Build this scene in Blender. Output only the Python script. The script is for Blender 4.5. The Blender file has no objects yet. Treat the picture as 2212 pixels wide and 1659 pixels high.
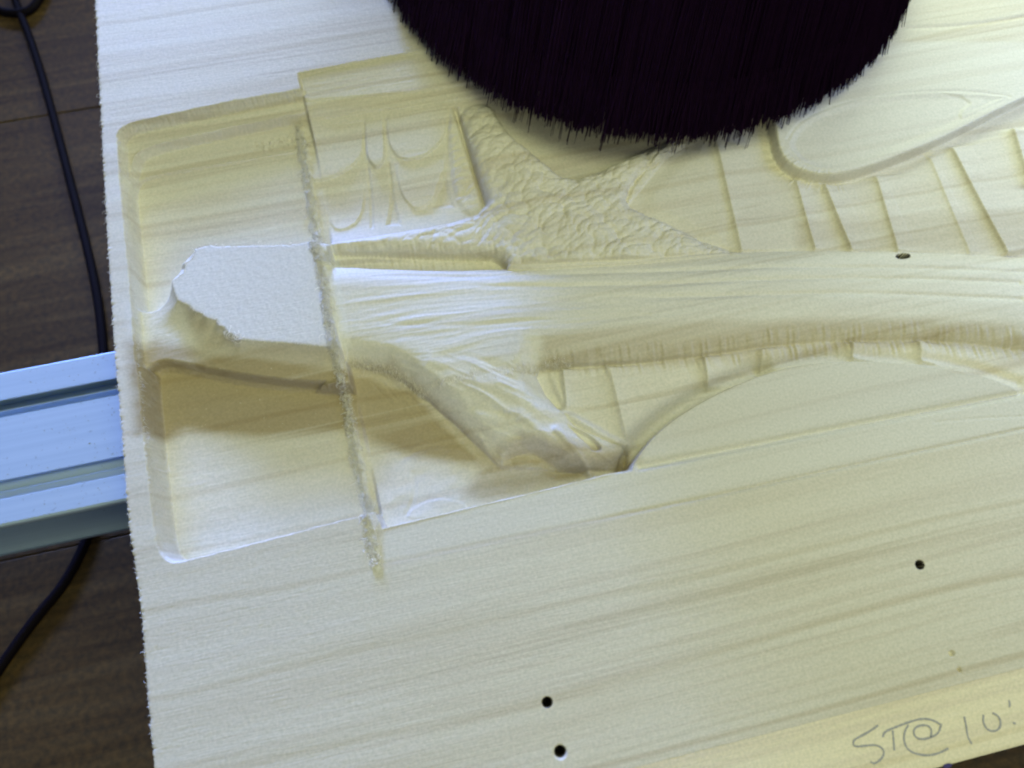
import bpy, math, random
import numpy as np
from mathutils import Matrix, Vector
rng = np.random.default_rng(7)
random.seed(7)
sc = bpy.context.scene
MM = 0.001
# ------------------------------------------------------------------ camera
# world frame = board frame: x along the grain, y across it, z up from the board's top face
RC = np.array([[0.97509723, -0.2200515, 0.02761754],
               [-0.19925819, -0.92394025, -0.3265434],
               [0.09737332, 0.31290854, -0.94477864]])
FPX, W0, H0 = 1702.09, 2212.0, 1659.0
CAM = -360.0 * RC[2]                       # mm
cd = bpy.data.cameras.new('camera')
cam = bpy.data.objects.new('camera', cd); sc.collection.objects.link(cam)
m = Matrix.Identity(4)
for i in range(3):
    m[i][0] = RC[0][i]; m[i][1] = -RC[1][i]; m[i][2] = -RC[2][i]; m[i][3] = CAM[i] * MM
cam.matrix_world = m
cd.sensor_width = 36.0; cd.sensor_fit = 'HORIZONTAL'; cd.lens = 36.0 * FPX / W0
cd.clip_start = 0.005; cd.clip_end = 20
cd.dof.use_dof = True; cd.dof.focus_distance = 0.37; cd.dof.aperture_fstop = 8.5
sc.camera = cam
sc.cycles.filter_width = 2.2
# ------------------------------------------------------------------ light
wd = bpy.data.worlds.new('World'); sc.world = wd; wd.use_nodes = True
bg = wd.node_tree.nodes['Background']; bg.inputs[0].default_value = (0.55, 0.65, 1.0, 1); bg.inputs[1].default_value = 0.13
def area(name, loc, to, sx, sy, power, col):
    l = bpy.data.lights.new(name, 'AREA'); l.shape = 'RECTANGLE'; l.size = sx; l.size_y = sy
    l.energy = power; l.color = col
    o = bpy.data.objects.new(name, l); sc.collection.objects.link(o)
    o.location = loc
    o.rotation_euler = (Vector(to) - Vector(loc)).to_track_quat('-Z', 'Y').to_euler()
    return o
def lamp(name, loc, to, sx, sy, rgb, spread=180):
    p = max(rgb); o = area(name, loc, to, sx, sy, p, tuple(c / p for c in rgb)); o.data.spread = math.radians(spread); return o
lamp('window_light', (-0.32, 1.30, 0.285), (-0.30, -0.45, 0), 0.45, 0.20, (0.97, 1.44, 3.8), 38)      # low daylight along the left end
lamp('far_fill_light', (0.35, 0.55, 0.25), (0.15, 0.0, 0), 0.40, 0.20, (2.7, 3.2, 2.65))  # unseen fill lamp added at the far right, fitted to the board's tones
lamp('side_light', (0.60, 0.05, 0.25), (0.15, 0.0, 0), 0.40, 0.20, (0.30, 0.45, 1.2))
lamp('room_light', (0.30, -0.70, 0.70), (0.10, 0.0, 0), 0.50, 0.40, (2.0, 2.02, 1.2))
lamp('ceiling_light', (0.15, 0.05, 0.90), (0.10, 0.0, 0), 0.50, 0.50, (3.7, 3.98, 2.3))
sc.view_settings.view_transform = 'Standard'; sc.view_settings.look = 'None'
sc.view_settings.exposure = 0.02; sc.view_settings.gamma = 1.0

# ------------------------------------------------------------------ geometry of the place
def toB(x, y, z=0.0):
    """point (mm) of the board frame at height z seen at x, y of the 2212 px wide picture"""
    d = RC.T @ np.array([x - W0 / 2, y - H0 / 2, FPX])
    t = (z - CAM[2]) / d[2]
    return (CAM + t * d)[:2]
def B3(x, y, z):
    p = toB(x, y, z); return (p[0], p[1], z)
def polyB(pts, z=0.0):
    return np.array([toB(p[0], p[1], p[2] if len(p) > 2 else z) for p in pts])

# ------------------------------------------------------------------ materials
class NT:
    def __init__(s, name):
        s.m = bpy.data.materials.new(name); s.m.use_nodes = True; s.t = s.m.node_tree
        s.b = s.t.nodes['Principled BSDF']
    def n(s, typ, **kw):
        n = s.t.nodes.new(typ)
        for k, v in kw.items():
            if k.startswith('i_'):
                key = k[2:]
                n.inputs[int(key) if key.isdigit() else key].default_value = v
            else: setattr(n, k, v)
        return n
    def l(s, a, b): s.t.links.new(a, b)
    def coords(s, sx, sy, sz, rot=0.0):
        tc = s.n('ShaderNodeTexCoord'); mp = s.n('ShaderNodeMapping'); s.l(tc.outputs['Object'], mp.inputs[0])
        mp.inputs['Scale'].default_value = (sx, sy, sz); mp.inputs['Rotation'].default_value = (0, 0, rot); return mp.outputs[0]
    def wcoords(s, sx, sy, sz, rot=0.0, amp=0.011):
        """object coordinates with a slow sideways wander, so that the grain is not straight"""
        tc = s.n('ShaderNodeTexCoord'); m1 = s.n('ShaderNodeMapping'); s.l(tc.outputs['Object'], m1.inputs[0]); m1.inputs['Scale'].default_value = (2.6, 7, 7)
        n = s.n('ShaderNodeTexNoise'); n.inputs['Scale'].default_value = 1; n.inputs['Detail'].default_value = 2; s.l(m1.outputs[0], n.inputs['Vector'])
        q = s.n('ShaderNodeVectorMath', operation='MULTIPLY_ADD'); s.l(n.outputs['Color'], q.inputs[0]); q.inputs[1].default_value = (0, amp, amp); s.l(tc.outputs['Object'], q.inputs[2])
        mp = s.n('ShaderNodeMapping'); s.l(q.outputs[0], mp.inputs[0]); mp.inputs['Scale'].default_value = (sx, sy, sz); mp.inputs['Rotation'].default_value = (0, 0, rot); return mp.outputs[0]
    def noise(s, vec, scale=1, detail=4, dist=0.0, rough=0.5):
        n = s.n('ShaderNodeTexNoise'); n.inputs['Scale'].default_value = scale; n.inputs['Detail'].default_value = detail
        n.inputs['Distortion'].default_value = dist; n.inputs['Roughness'].default_value = rough
        s.l(vec, n.inputs['Vector']); return n.outputs['Fac']
    def ramp(s, fac, stops):
        r = s.n('ShaderNodeValToRGB'); e = r.color_ramp.elements
        while len(e) < len(stops): e.new(0.5)
        for a, (p, c) in zip(e, stops): a.position = p; a.color = tuple(c) + (1,) if len(c) == 3 else c
        s.l(fac, r.inputs[0]); return r.outputs[0]
    def mul(s, a, b, f=1.0, mode='MULTIPLY'):
        x = s.n('ShaderNodeMix', data_type='RGBA', blend_type=mode); x.inputs[0].default_value = f
        s.l(a, x.inputs[6]); s.l(b, x.inputs[7]); return x.outputs[2]

def wood_pale(name, warm=0.0):
    t = NT(name)
    base = (0.67 + 0.03 * warm, 0.64 - 0.0 * warm, 0.52 - 0.08 * warm)
    dark = (0.565 + 0.02 * warm, 0.51, 0.39 - 0.03 * warm)
    g1 = t.noise(t.wcoords(2.2, 120, 60, 0.02), 1, 7, 0.3, 0.74)
    c1 = t.ramp(g1, [(0.30, (0.535, 0.485, 0.39)), (0.42, dark), (0.52, base), (0.60, base), (0.74, (0.72, 0.69, 0.59))])
    gm = t.noise(t.coords(1.1, 9, 12, 0.06), 1, 3, 0.8); fm_ = t.ramp(gm, [(0.36, (0.08, 0.08, 0.08)), (0.64, (0.68, 0.68, 0.68))])
    bs = t.n('ShaderNodeRGB'); bs.outputs[0].default_value = base + (1,)
    mx = t.n('ShaderNodeMix', data_type='RGBA'); t.l(fm_, mx.inputs[0]); t.l(bs.outputs[0], mx.inputs[6]); t.l(c1, mx.inputs[7]); c1 = mx.outputs[2]
    af = t.n('ShaderNodeAttribute'); af.attribute_name = 'felt'
    g2 = t.noise(t.wcoords(3, 260, 160, 0.02), 1, 3, 0.5)
    c2 = t.ramp(g2, [(0.30, (0.74, 0.70, 0.62)), (0.40, (1, 1, 1))])
    g3 = t.noise(t.wcoords(1.3, 14, 18, -0.03), 1, 3, 0.6)
    c3 = t.ramp(g3, [(0.30, (0.93, 0.905, 0.855)), (0.5, (1, 1, 1)), (0.75, (1.03, 1.02, 1.0))])
    w = t.n('ShaderNodeTexWave'); w.wave_type = 'BANDS'; w.bands_direction = 'Y'
    w.inputs['Scale'].default_value = 1.0; w.inputs['Distortion'].default_value = 5.0
    w.inputs['Detail'].default_value = 2; w.inputs['Detail Scale'].default_value = 0.8
    t.l(t.wcoords(1.2, 11, 13, 0.0, 0.03), w.inputs['Vector'])
    c4 = t.ramp(w.outputs['Fac'], [(0.0, (0.84, 0.80, 0.72)), (0.035, (1, 1, 1))])
    sp = t.noise(t.coords(1, 1, 1), 900, 2)
    c5 = t.ramp(sp, [(0.30, (0.90, 0.91, 0.90)), (0.70, (1.08, 1.06, 1.08))])
    c = t.mul(t.mul(t.mul(c1, c2, 0.42), c3), c4, 0.6)
    fb = t.n('ShaderNodeRGB'); fb.outputs[0].default_value = (0.72, 0.71, 0.635, 1)
    mf = t.n('ShaderNodeMix', data_type='RGBA'); t.l(af.outputs['Fac'], mf.inputs[0]); t.l(c, mf.inputs[6]); t.l(fb.outputs[0], mf.inputs[7]); c = t.mul(mf.outputs[2], c5)
    at = t.n('ShaderNodeAttribute'); at.attribute_name = 'cut'
    c6 = t.ramp(at.outputs['Fac'], [(0.0, (0.94, 0.935, 0.92)), (1.0, (1.06, 1.06, 1.06))]); c = t.mul(c, c6)
    ah = t.n('ShaderNodeAttribute'); ah.attribute_name = 'brown_tint'
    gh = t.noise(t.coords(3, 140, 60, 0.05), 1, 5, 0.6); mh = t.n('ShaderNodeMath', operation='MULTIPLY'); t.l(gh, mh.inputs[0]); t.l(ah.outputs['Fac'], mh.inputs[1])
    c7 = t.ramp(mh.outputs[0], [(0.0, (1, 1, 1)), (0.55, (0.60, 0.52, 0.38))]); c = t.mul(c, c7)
    ab = t.n('ShaderNodeAttribute'); ab.attribute_name = 'hole_shade'
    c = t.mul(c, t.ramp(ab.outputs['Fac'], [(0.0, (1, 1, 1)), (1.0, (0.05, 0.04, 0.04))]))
    t.l(c, t.b.inputs['Base Color'])
    t.b.inputs['Roughness'].default_value = 0.55; t.b.inputs['Specular IOR Level'].default_value = 0.35
    bn = t.noise(t.coords(120, 1400, 1400), 1, 3)
    bp = t.n('ShaderNodeBump'); bp.inputs['Strength'].default_value = 0.35; bp.inputs['Distance'].default_value = 0.0003
    t.l(bn, bp.inputs['Height']); t.l(bp.outputs[0], t.b.inputs['Normal'])
    return t.m
def plain(name, col, rough=0.5, metal=0.0, spec=0.5, var=0.12, scale=400):
    t = NT(name); f = t.noise(t.coords(1, 1, 1), scale, 3)
    c = t.ramp(f, [(0.3, tuple(k * (1 - var) for k in col)), (0.7, tuple(k * (1 + var) for k in col))])
    t.l(c, t.b.inputs['Base Color']); t.b.inputs['Roughness'].default_value = rough
    t.b.inputs['Metallic'].default_value = metal; t.b.inputs['Specular IOR Level'].default_value = spec
    return t.m
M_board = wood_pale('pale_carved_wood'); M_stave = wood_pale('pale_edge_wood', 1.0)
M_fuzz = plain('wood_fibre', (0.80, 0.76, 0.64), 0.8)
M_bristle = plain('black_bristle', (0.016, 0.003, 0.022), 0.9, 0, 0.1)
M_holder = plain('black_plastic', (0.006, 0.004, 0.008), 0.6, 0, 0.2)
M_cable = plain('black_cable_rubber', (0.004, 0.002, 0.004), 0.7, 0, 0.1)
M_pencil = plain('pencil_graphite', (0.33, 0.325, 0.31), 0.5, 0, 0.4, 0.3, 2500)
M_pen = plain('blue_ink', (0.03, 0.02, 0.12), 0.5)
def m_alu():
    t = NT('anodised_aluminium')
    f = t.noise(t.coords(3, 500, 500), 1, 3)
    c = t.ramp(f, [(0.3, (0.43, 0.56, 0.71)), (0.7, (0.49, 0.62, 0.77))])
    s2 = t.ramp(t.noise(t.coords(1, 1, 1), 420, 4, 0.4), [(0.24, (0.75, 0.75, 0.75)), (0.34, (1, 1, 1))])
    t.l(t.mul(c, s2), t.b.inputs['Base Color'])
    t.b.inputs['Metallic'].default_value = 0.3; t.b.inputs['Roughness'].default_value = 0.48
    return t.m
M_alu = m_alu()
def m_floor():
    t = NT('dark_floor_wood')
    g = t.noise(t.coords(3.0, 45, 45, 0.05), 1, 6, 1.2, 0.65)
    c = t.ramp(g, [(0.28, (0.032, 0.018, 0.006)), (0.50, (0.068, 0.042, 0.014)), (0.74, (0.105, 0.070, 0.026))])
    sp = t.ramp(t.noise(t.coords(1, 1, 1), 260, 3), [(0.3, (0.62, 0.66, 0.8)), (0.7, (1.3, 1.2, 1.1))])
    t.l(t.mul(c, sp), t.b.inputs['Base Color']); t.b.inputs['Roughness'].default_value = 0.6
    t.b.inputs['Specular IOR Level'].default_value = 0.25
    return t.m
M_floor = m_floor()

# ------------------------------------------------------------------ object helpers
def mesh_obj(name, verts, faces, mat, parent=None, smooth=False):
    me = bpy.data.meshes.new(name)
    me.from_pydata([tuple(v) for v in verts], [], faces); me.update()
    if smooth: me.polygons.foreach_set('use_smooth', [True] * len(me.polygons))
    me.materials.append(mat)
    o = bpy.data.objects.new(name, me); sc.collection.objects.link(o)
    if parent: o.parent = parent
    return o
def fast_mesh(name, V, Q, mat, parent=None, smooth=True):
    """V (n,3) metres, Q (k,4) quads"""
    me = bpy.data.meshes.new(name)
    me.vertices.add(len(V)); me.vertices.foreach_set('co', np.ascontiguousarray(V, dtype=np.float32).ravel())
    me.loops.add(Q.size); me.loops.foreach_set('vertex_index', np.ascontiguousarray(Q, dtype=np.int32).ravel())
    me.polygons.add(len(Q)); me.polygons.foreach_set('loop_start', np.arange(0, Q.size, Q.shape[1], dtype=np.int32))
    me.polygons.foreach_set('loop_total', np.full(len(Q), Q.shape[1], dtype=np.int32))
    me.polygons.foreach_set('use_smooth', np.full(len(Q), smooth))
    me.update(calc_edges=True); me.validate()
    me.materials.append(mat)
    o = bpy.data.objects.new(name, me); sc.collection.objects.link(o)
    if parent: o.parent = parent
    return o
def empty(name, loc, label, cat):
    o = bpy.data.objects.new(name, None); sc.collection.objects.link(o); o.location = loc
    o['label'] = label; o['category'] = cat; return o
def tubes(paths, radii, sides=4):
    """paths: list of (n,3) arrays mm; returns V,Q in metres (open tubes, tapered)"""
    VV, QQ, off = [], [], 0
    ang = np.arange(sides) * 2 * np.pi / sides
    for P, r in zip(paths, radii):
        P = np.asarray(P, float); n = len(P)
        T = np.gradient(P, axis=0); T /= np.linalg.norm(T, axis=1)[:, None] + 1e-9
        ref = np.array([0, 0, 1.0]) if abs(T[0][2]) < 0.8 else np.array([1.0, 0, 0])
        A = np.cross(T, ref); A /= np.linalg.norm(A, axis=1)[:, None] + 1e-9
        Bv = np.cross(T, A)
        r = np.broadcast_to(r, (n,))
        V = P[:, None, :] + r[:, None, None] * (np.cos(ang)[None, :, None] * A[:, None, :] + np.sin(ang)[None, :, None] * Bv[:, None, :])
        VV.append(V.reshape(-1, 3))
        i = np.arange(n - 1)[:, None] * sides; j = np.arange(sides)[None, :]; jn = (j + 1) % sides
        QQ.append(np.stack([i + j, i + jn, i + sides + jn, i + sides + j], -1).reshape(-1, 4) + off)
        off += n * sides
    return np.concatenate(VV) * MM, np.concatenate(QQ)

# ------------------------------------------------------------------ noise on arrays
def vnoise(x, y, seed):
    r = np.random.default_rng(seed); N = 256
    g = r.random((N, N))
    xi = np.floor(x).astype(int); yi = np.floor(y).astype(int)
    fx = x - xi; fy = y - yi
    fx = fx * fx * (3 - 2 * fx); fy = fy * fy * (3 - 2 * fy)
    a = g[xi % N, yi % N]; b = g[(xi + 1) % N, yi % N]; c = g[xi % N, (yi + 1) % N]; d = g[(xi + 1) % N, (yi + 1) % N]
    return ((a * (1 - fx) + b * fx) * (1 - fy) + (c * (1 - fx) + d * fx) * fy) * 2 - 1
def fbm(x, y, seed, octv=3):
    s = 0; a = 1.0
    for i in range(octv):
        s = s + a * vnoise(x * 2 ** i + 17 * i, y * 2 ** i + 5 * i, seed + i); a *= 0.5
    return s

# ------------------------------------------------------------------ the board's carved top as a height field
edge_px = [(204, -60), (205, 0), (218, 265), (232, 531), (247, 760), (262, 930), (278, 1130), (306, 1328), (318, 1500), (333, 1659), (338, 1720)]
E = polyB(edge_px)[::-1]
V_JOINT = toB(1790, 1551)[1]
V_BOT = toB(2137, 1629)[1]
V_TOP = toB(1100, -60)[1] + 25
U_R = toB(2212, 0)[0] + 25
stepf = 0.42
vs_f = np.arange(toB(1200, 1250)[1], V_TOP, stepf)
v = vs_f[0]; low = []
hv = [toB(1182, 1517)[1], toB(1210, 1623)[1], toB(1987, 1220)[1]]
while v > V_JOINT + 0.2:
    st = 0.3 if min(abs(v - k) for k in hv) < 3 else 0.75
    v -= st; low.append(v)
low[-1] = V_JOINT + 0.01
VS = np.concatenate([np.array(low[::-1]), vs_f])
def left_u(vv):
    u = np.interp(vv, E[:, 1], E[:, 0])
    return u + 0.28 * vnoise(vv * 1.1, vv * 0, 91) + 0.30 * np.abs(vnoise(vv * 2.6, vv * 0 + 3, 92))
NU = int((U_R - E[:, 0].min()) / stepf)
s = np.linspace(0, 1, NU)
UL = left_u(VS)
U = UL[:, None] + s[None, :] * (U_R - UL[:, None]); V = np.repeat(VS[:, None], NU, 1)
Hh = np.zeros_like(U)

def bbox(P, mg):
    m_ = (U > P[:, 0].min() - mg) & (U < P[:, 0].max() + mg) & (V > P[:, 1].min() - mg) & (V < P[:, 1].max() + mg)
    rr = np.where(m_.any(1))[0]; cc = np.where(m_.any(0))[0]
    if len(rr) == 0 or len(cc) == 0: return None
    return slice(rr[0], rr[-1] + 1), slice(cc[0], cc[-1] + 1)
def sdist(P, X, Y, closed=True):
    n = len(P); d = np.full(X.shape, 1e9); ins = np.zeros(X.shape, bool)
    for i in range(n if closed else n - 1):
        a = P[i]; b = P[(i + 1) % n]; e = b - a; L = (e @ e) + 1e-12
        wx = X - a[0]; wy = Y - a[1]
        t = np.clip((wx * e[0] + wy * e[1]) / L, 0, 1)
        d = np.minimum(d, (wx - e[0] * t) ** 2 + (wy - e[1] * t) ** 2)
        if closed:
            c = (a[1] > Y) != (b[1] > Y)
            if abs(b[1] - a[1]) > 1e-12:
                ins ^= c & (X < (b[0] - a[0]) * (Y - a[1]) / (b[1] - a[1]) + a[0])
    d = np.sqrt(d)
    return np.where(ins, -d, d) if closed else d
def chaikin(P, k=2, closed=True):
    P = np.asarray(P, float)
    for _ in range(k):
        if closed:
            Q = np.roll(P, -1, 0); P = np.stack([0.75 * P + 0.25 * Q, 0.25 * P + 0.75 * Q], 1).reshape(-1, P.shape[1])
        else:
            a, b = P[:-1], P[1:]
            P = np.concatenate([P[:1], np.stack([0.75 * a + 0.25 * b, 0.25 * a + 0.75 * b], 1).reshape(-1, P.shape[1]), P[-1:]])
    return P
def SS(t): t = np.clip(t, 0, 1); return t * t * (3 - 2 * t)
def setz(pts, val, w, z=0.0, round_=1, mode='s', jit=0.0, jseed=5, only=None):
    """blend the surface to val inside the polygon, over w mm from its outline"""
    P = chaikin(polyB(pts, z), round_) if round_ else polyB(pts, z)
    sl = bbox(P, 1.0)
    if sl is None: return
    d = -sdist(P, U[sl], V[sl])
    if jit: d = d + jit * fbm(U[sl] * 0.9, V[sl] * 0.9, jseed, 3)
    t = np.clip(d / w, 0, 1)
    t = SS(t) if mode == 's' else (np.sqrt(1 - (1 - t) ** 2) if mode == 'r' else 1 - np.sqrt(np.clip(1 - t ** 2, 0, 1)) if mode == 'c' else t)
    vv = val(U[sl], V[sl]) if callable(val) else val
    new = Hh[sl] * (1 - t) + vv * t
    Hh[sl] = np.maximum(new, Hh[sl]) if only == 'up' else np.minimum(new, Hh[sl]) if only == 'down' else new
def addz(pts, amt, w, z=0.0, round_=1, tex=None):
    P = chaikin(polyB(pts, z), round_) if round_ else polyB(pts, z)
    sl = bbox(P, 1.0)
    if sl is None: return
    t = SS(-sdist(P, U[sl], V[sl]) / w)
    Hh[sl] += t * (amt if tex is None else amt * tex(U[sl], V[sl]))
def line(pts, amt, w, z=0.0, power=2.0, round_=2, fade=0):
    """crease (amt<0) or bead (amt>0) of gaussian section"""
    P = chaikin(polyB(pts, z), round_, False) if round_ else polyB(pts, z)
    sl = bbox(P, w * 3)
    if sl is None: return
    d = sdist(P, U[sl], V[sl], False)
    k = SS((U[sl] - P[0][0]) / fade) if fade else 1.0
    Hh[sl] += k * amt * np.exp(-(d / w) ** power)
def saw(p, q, z, up, lam, dn=0.0, lamd=4.0, region=None):
    """plank edge from p to q: stands up on its right side, sinks on its left side"""
    a = toB(*p, z); b = toB(*q, z); P = np.array([a, b])
    sl = bbox(P, max(lam, lamd) * 3)
    if sl is None: return
    e = (b - a); L = np.linalg.norm(e); e = e / L
    wx = U[sl] - a[0]; wy = V[sl] - a[1]
    al = wx * e[0] + wy * e[1]; sd = wy * e[0] - wx * e[1]      # + on the side to the right when going down the picture
    k = SS(al / 3 + 1) * SS((L - al) / 3 + 1)
    if region is not None: k = k * region[sl]
    h = 2.0 * up + 0.8 * dn; lamd = 0.6 * lamd + 1.5; f = h * np.where(sd > 0, np.exp(-(sd / lam)), 0.72 * np.exp(sd / (0.75 * lamd)) + 0.28 * np.exp(sd / 0.7))
    Hh[sl] += k * f
def tps(pts):
    P = np.array([list(toB(x, y, z)) + [z] for x, y, z in pts]); X = P[:, :2] / 100; n = len(P)
    def K(r2): return 0.5 * r2 * np.log(r2 + 1e-12)
    r2 = ((X[:, None] - X[None]) ** 2).sum(-1)
    A = np.zeros((n + 3, n + 3)); A[:n, :n] = K(r2) + np.eye(n) * 2e-3; A[:n, n] = 1; A[:n, n + 1:] = X; A[n, :n] = 1; A[n + 1:, :n] = X.T
    w = np.linalg.solve(A, np.concatenate([P[:, 2], [0, 0, 0]]))
    def f(x, y):
        x = x / 100; y = y / 100; o = w[n] + w[n + 1] * x + w[n + 2] * y
        for i in range(n): o = o + w[i] * K((x - X[i, 0]) ** 2 + (y - X[i, 1]) ** 2)
        return o
    return f
def mask(pts, z, w=1.5):
    P = polyB(pts, z); return SS(0.5 - sdist(P, U, V) / w)

# --- gentle unevenness of the untouched face
Hh += 0.05 * fbm(U * 0.01, V * 0.12, 3, 3)

# --- the left pocket (roughing cut), terraced along its far side
leftside = [(252, 300), (257, 380), (266, 470), (275, 560), (284, 660), (293, 760), (303, 870), (314, 980), (326, 1080), (335, 1160), (343, 1190), (358, 1210), (380, 1216), (410, 1208)]
low_edge = [(560, 1170), (708, 1131), (800, 1108), (860, 1090)]
right_in = [(870, 1000), (800, 700), (700, 190)]
top_edge = [(700, 183), (640, 194), (520, 214), (430, 233), (345, 252), (290, 263), (262, 276), (253, 290)]
setz(leftside + low_edge + right_in + top_edge, -6.4, 2.6, 0, 1, 'l', jit=0.2)
def shift(pts, dz): return [(x, y, dz) for x, y in pts]
t1 = [(640, 246), (520, 270), (430, 290), (345, 309), (312, 320), (294, 334), (286, 352), (281, 380)]
setz([(281, 380), (298, 560), (312, 700), (322, 850), (760, 850), (740, 700), (700, 234)] + t1, -11.6, 2.6, -6.4, 1, 'l', jit=0.15, jseed=9)
fu = tps([(330, 400, -13), (330, 500, -15), (330, 600, -17), (450, 390, -12.8), (640, 360, -12.4), (640, 430, -13.6), (640, 500, -15.5), (450, 450, -14.7), (450, 520, -17), (700, 600, -17), (300, 390, -13), (560, 600, -17), (560, 750, -17), (330, 750, -17)])
t2 = [(640, 328), (520, 348), (430, 362), (350, 375), (310, 386), (295, 400), (290, 430)]
setz([(290, 430), (298, 560), (305, 660), (318, 850), (760, 850), (740, 700), (700, 318)] + t2, lambda x, y: np.maximum(fu(x, y), -18.5), 1.0, -11.6, 1, 'l', jit=0.1, jseed=19)

line([(p[0], p[1], -6.4) for p in t1[:7]], 0.5, 0.55, -6.4, 2, 1)
line([(p[0], p[1], -11.6) for p in t2[:6]], 0.45, 0.55, -11.6, 2, 1)
line([(640, 233, -6.4), (520, 257, -6.4), (430, 276, -6.4), (345, 296, -6.4)], -0.3, 0.8, -6.4)
# --- the uncut island and the bridge below it
island = [(370, 607), (394, 590), (402, 576), (398, 568), (414, 560), (420, 546), (416, 538), (430, 533), (455, 525), (470, 531), (520, 531), (600, 530), (660, 521), (720, 518), (760, 745), (700, 749), (640, 742), (560, 737), (520, 733), (492, 716), (484, 706), (474, 702), (468, 690), (446, 686), (436, 676), (420, 672), (408, 660), (383, 648)]
IP = polyB(island, -0.3)
bridge = [(262, 660), (290, 664), (325, 670), (352, 662), (372, 642), (384, 610), (420, 545), (700, 540), (790, 850), (730, 829), (640, 826), (520, 812), (430, 794), (370, 781), (343, 781), (322, 792), (300, 815), (272, 815)]
def bridge_z(x, y):
    d = np.maximum(sdist(IP, x, y), 0)
    return -0.4 - 8.6 * (1 - np.exp(-(d / 6.5))) - 0.02 * d
setz([(p[0] + 26 if p[0] < 275 else p[0], p[1]) for p in bridge], bridge_z, 1.4, -8.5, 1, only='up')
# restore the wall of the pocket beside the bridge
lowpk = [(322, 792, -9), (343, 781, -9), (370, 781, -9), (430, 794, -9), (520, 812, -9), (640, 826, -9), (745, 830, -9), (900, 840, -9), (940, 1060), (860, 1093), (708, 1131), (560, 1170), (410, 1208), (380, 1216), (358, 1210), (343, 1190), (335, 1160), (326, 1080), (316, 980), (312, 880, -3), (314, 820, -7)]
fl_lo = tps([(380, 830, -19), (560, 850, -18.5), (740, 870, -18), (400, 920, -18.5), (600, 930, -18), (740, 950, -16.5), (400, 1050, -18.4), (600, 1050, -18.0), (760, 1040, -17.8), (420, 1180, -18.6), (600, 1120, -18.4), (760, 1085, -18.2)])
setz(lowpk, fl_lo, 2.4, 0, 1, 's', jit=0.2, jseed=29, only='down')
setz([(372, 1060), (760, 1030), (860, 1060), (860, 1093), (708, 1131), (560, 1170), (410, 1208), (384, 1214), (372, 1205)], fl_lo, 0.9, 0, 1, 'l', only='down')
setz(island, lambda x, y: -0.35 + 0.035 * fbm(x * 0.5, y * 0.5, 11, 3), 0.7, -0.3, 0, jit=0.38, jseed=39)

# --- the finished relief right of the ridge
zone = [(640, 157), (700, 146), (938, 103), (1250, 46), (2320, -147), (2320, 826), (2212, 848), (1379, 1008), (1250, 1040), (1000, 1100), (826, 1141), (811, 1110), (790, 1010), (768, 900), (752, 830), (738, 760), (733, 720), (718, 620), (704, 520), (690, 420), (672, 310), (655, 230)]
base = tps([(660, 168, -1.3), (900, 125, -1.3), (1200, 75, -1.3), (660, 200, -2.6), (930, 150, -2.6), (680, 240, -5.0), (960, 200, -5.0),
            (720, 300, -9.5), (900, 290, -9.5), (720, 390, -13), (900, 380, -13), (740, 480, -16.5), (920, 460, -16.5), (1010, 430, -15),
            (1150, 260, -15), (1230, 340, -16), (1350, 270, -15), (1250, 150, -13), (1450, 150, -12),
            (1450, 400, -9.5), (1600, 420, -9.5), (1800, 480, -10), (2150, 500, -9), (2180, 320, -8.5), (1600, 250, -9),
            (2000, 10, -2.5), (2000, 90, -5), (2200, 40, -4), (1700, 100, -7),
            (760, 620, -6), (1500, 660, -9), (2150, 660, -8),
            (1280, 850, -12), (1450, 820, -11), (1700, 765, -9), (2100, 785, -8.5),
            (790, 880, -19), (900, 950, -18.5), (860, 1090, -14.5), (1000, 1060, -16), (1200, 1025, -17), (1340, 995, -17)])
ZP = polyB(zone, 0)
zf = base(U, V)
dz = -sdist(ZP, U, V)
leftmost = np.array([toB(640, 157), toB(826, 1141)])
t = SS(dz / 1.7)
Hh = Hh * (1 - t) + np.minimum(zf, 0) * t
del zf

# top border band with its two moulding steps
mid = [(640, 210), (885, 192), (1120, 160), (1300, 130), (1300, 420), (640, 420)]
line([(654, 212, -6), (885, 194, -6), (1100, 165, -6)], -0.55, 0.9)
line([(654, 222, -6.5), (885, 203, -6.5), (1100, 172, -6.5)], 0.45, 0.9)
line([(657, 250, -8.5), (885, 220, -8.5), (1000, 206, -8.5)], -0.9, 1.0)
line([(657, 238, -8), (885, 211, -8), (1000, 197, -8)], 0.35, 1.0)
line([(657, 232, -8), (885, 206, -8), (1000, 192, -8)], -0.35, 0.6)
b1 = tps([(655, 166, -0.9), (938, 112, -0.9), (1300, 50, -0.9), (661, 212, -3.0), (960, 182, -3.0), (1300, 130, -3.0)])
b2 = tps([(656, 206, -3.3), (960, 178, -3.3), (1300, 124, -3.3), (664, 250, -5.4), (960, 210, -5.4), (1300, 148, -5.4)])
b3 = tps([(662, 246, -5.8), (960, 206, -5.8), (1300, 146, -5.8), (668, 272, -7.2), (960, 226, -7.2), (1300, 165, -7.2)])
setz([(651, 168), (708, 152), (938, 110), (1250, 53), (1330, 40), (1330, 130), (1120, 160), (960, 184), (885, 196), (661, 214)], b1, 0.9, -1.5, 0, only='up')
setz([(656, 206), (885, 190), (960, 178), (1120, 154), (1330, 120), (1330, 150), (960, 212), (885, 222), (664, 252)], b2, 0.9, -3, 0, only='up')
setz([(662, 246), (885, 216), (960, 206), (1330, 146), (1330, 165), (960, 226), (885, 240), (668, 272)], b3, 0.9, -5, 0, only='up')
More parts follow.
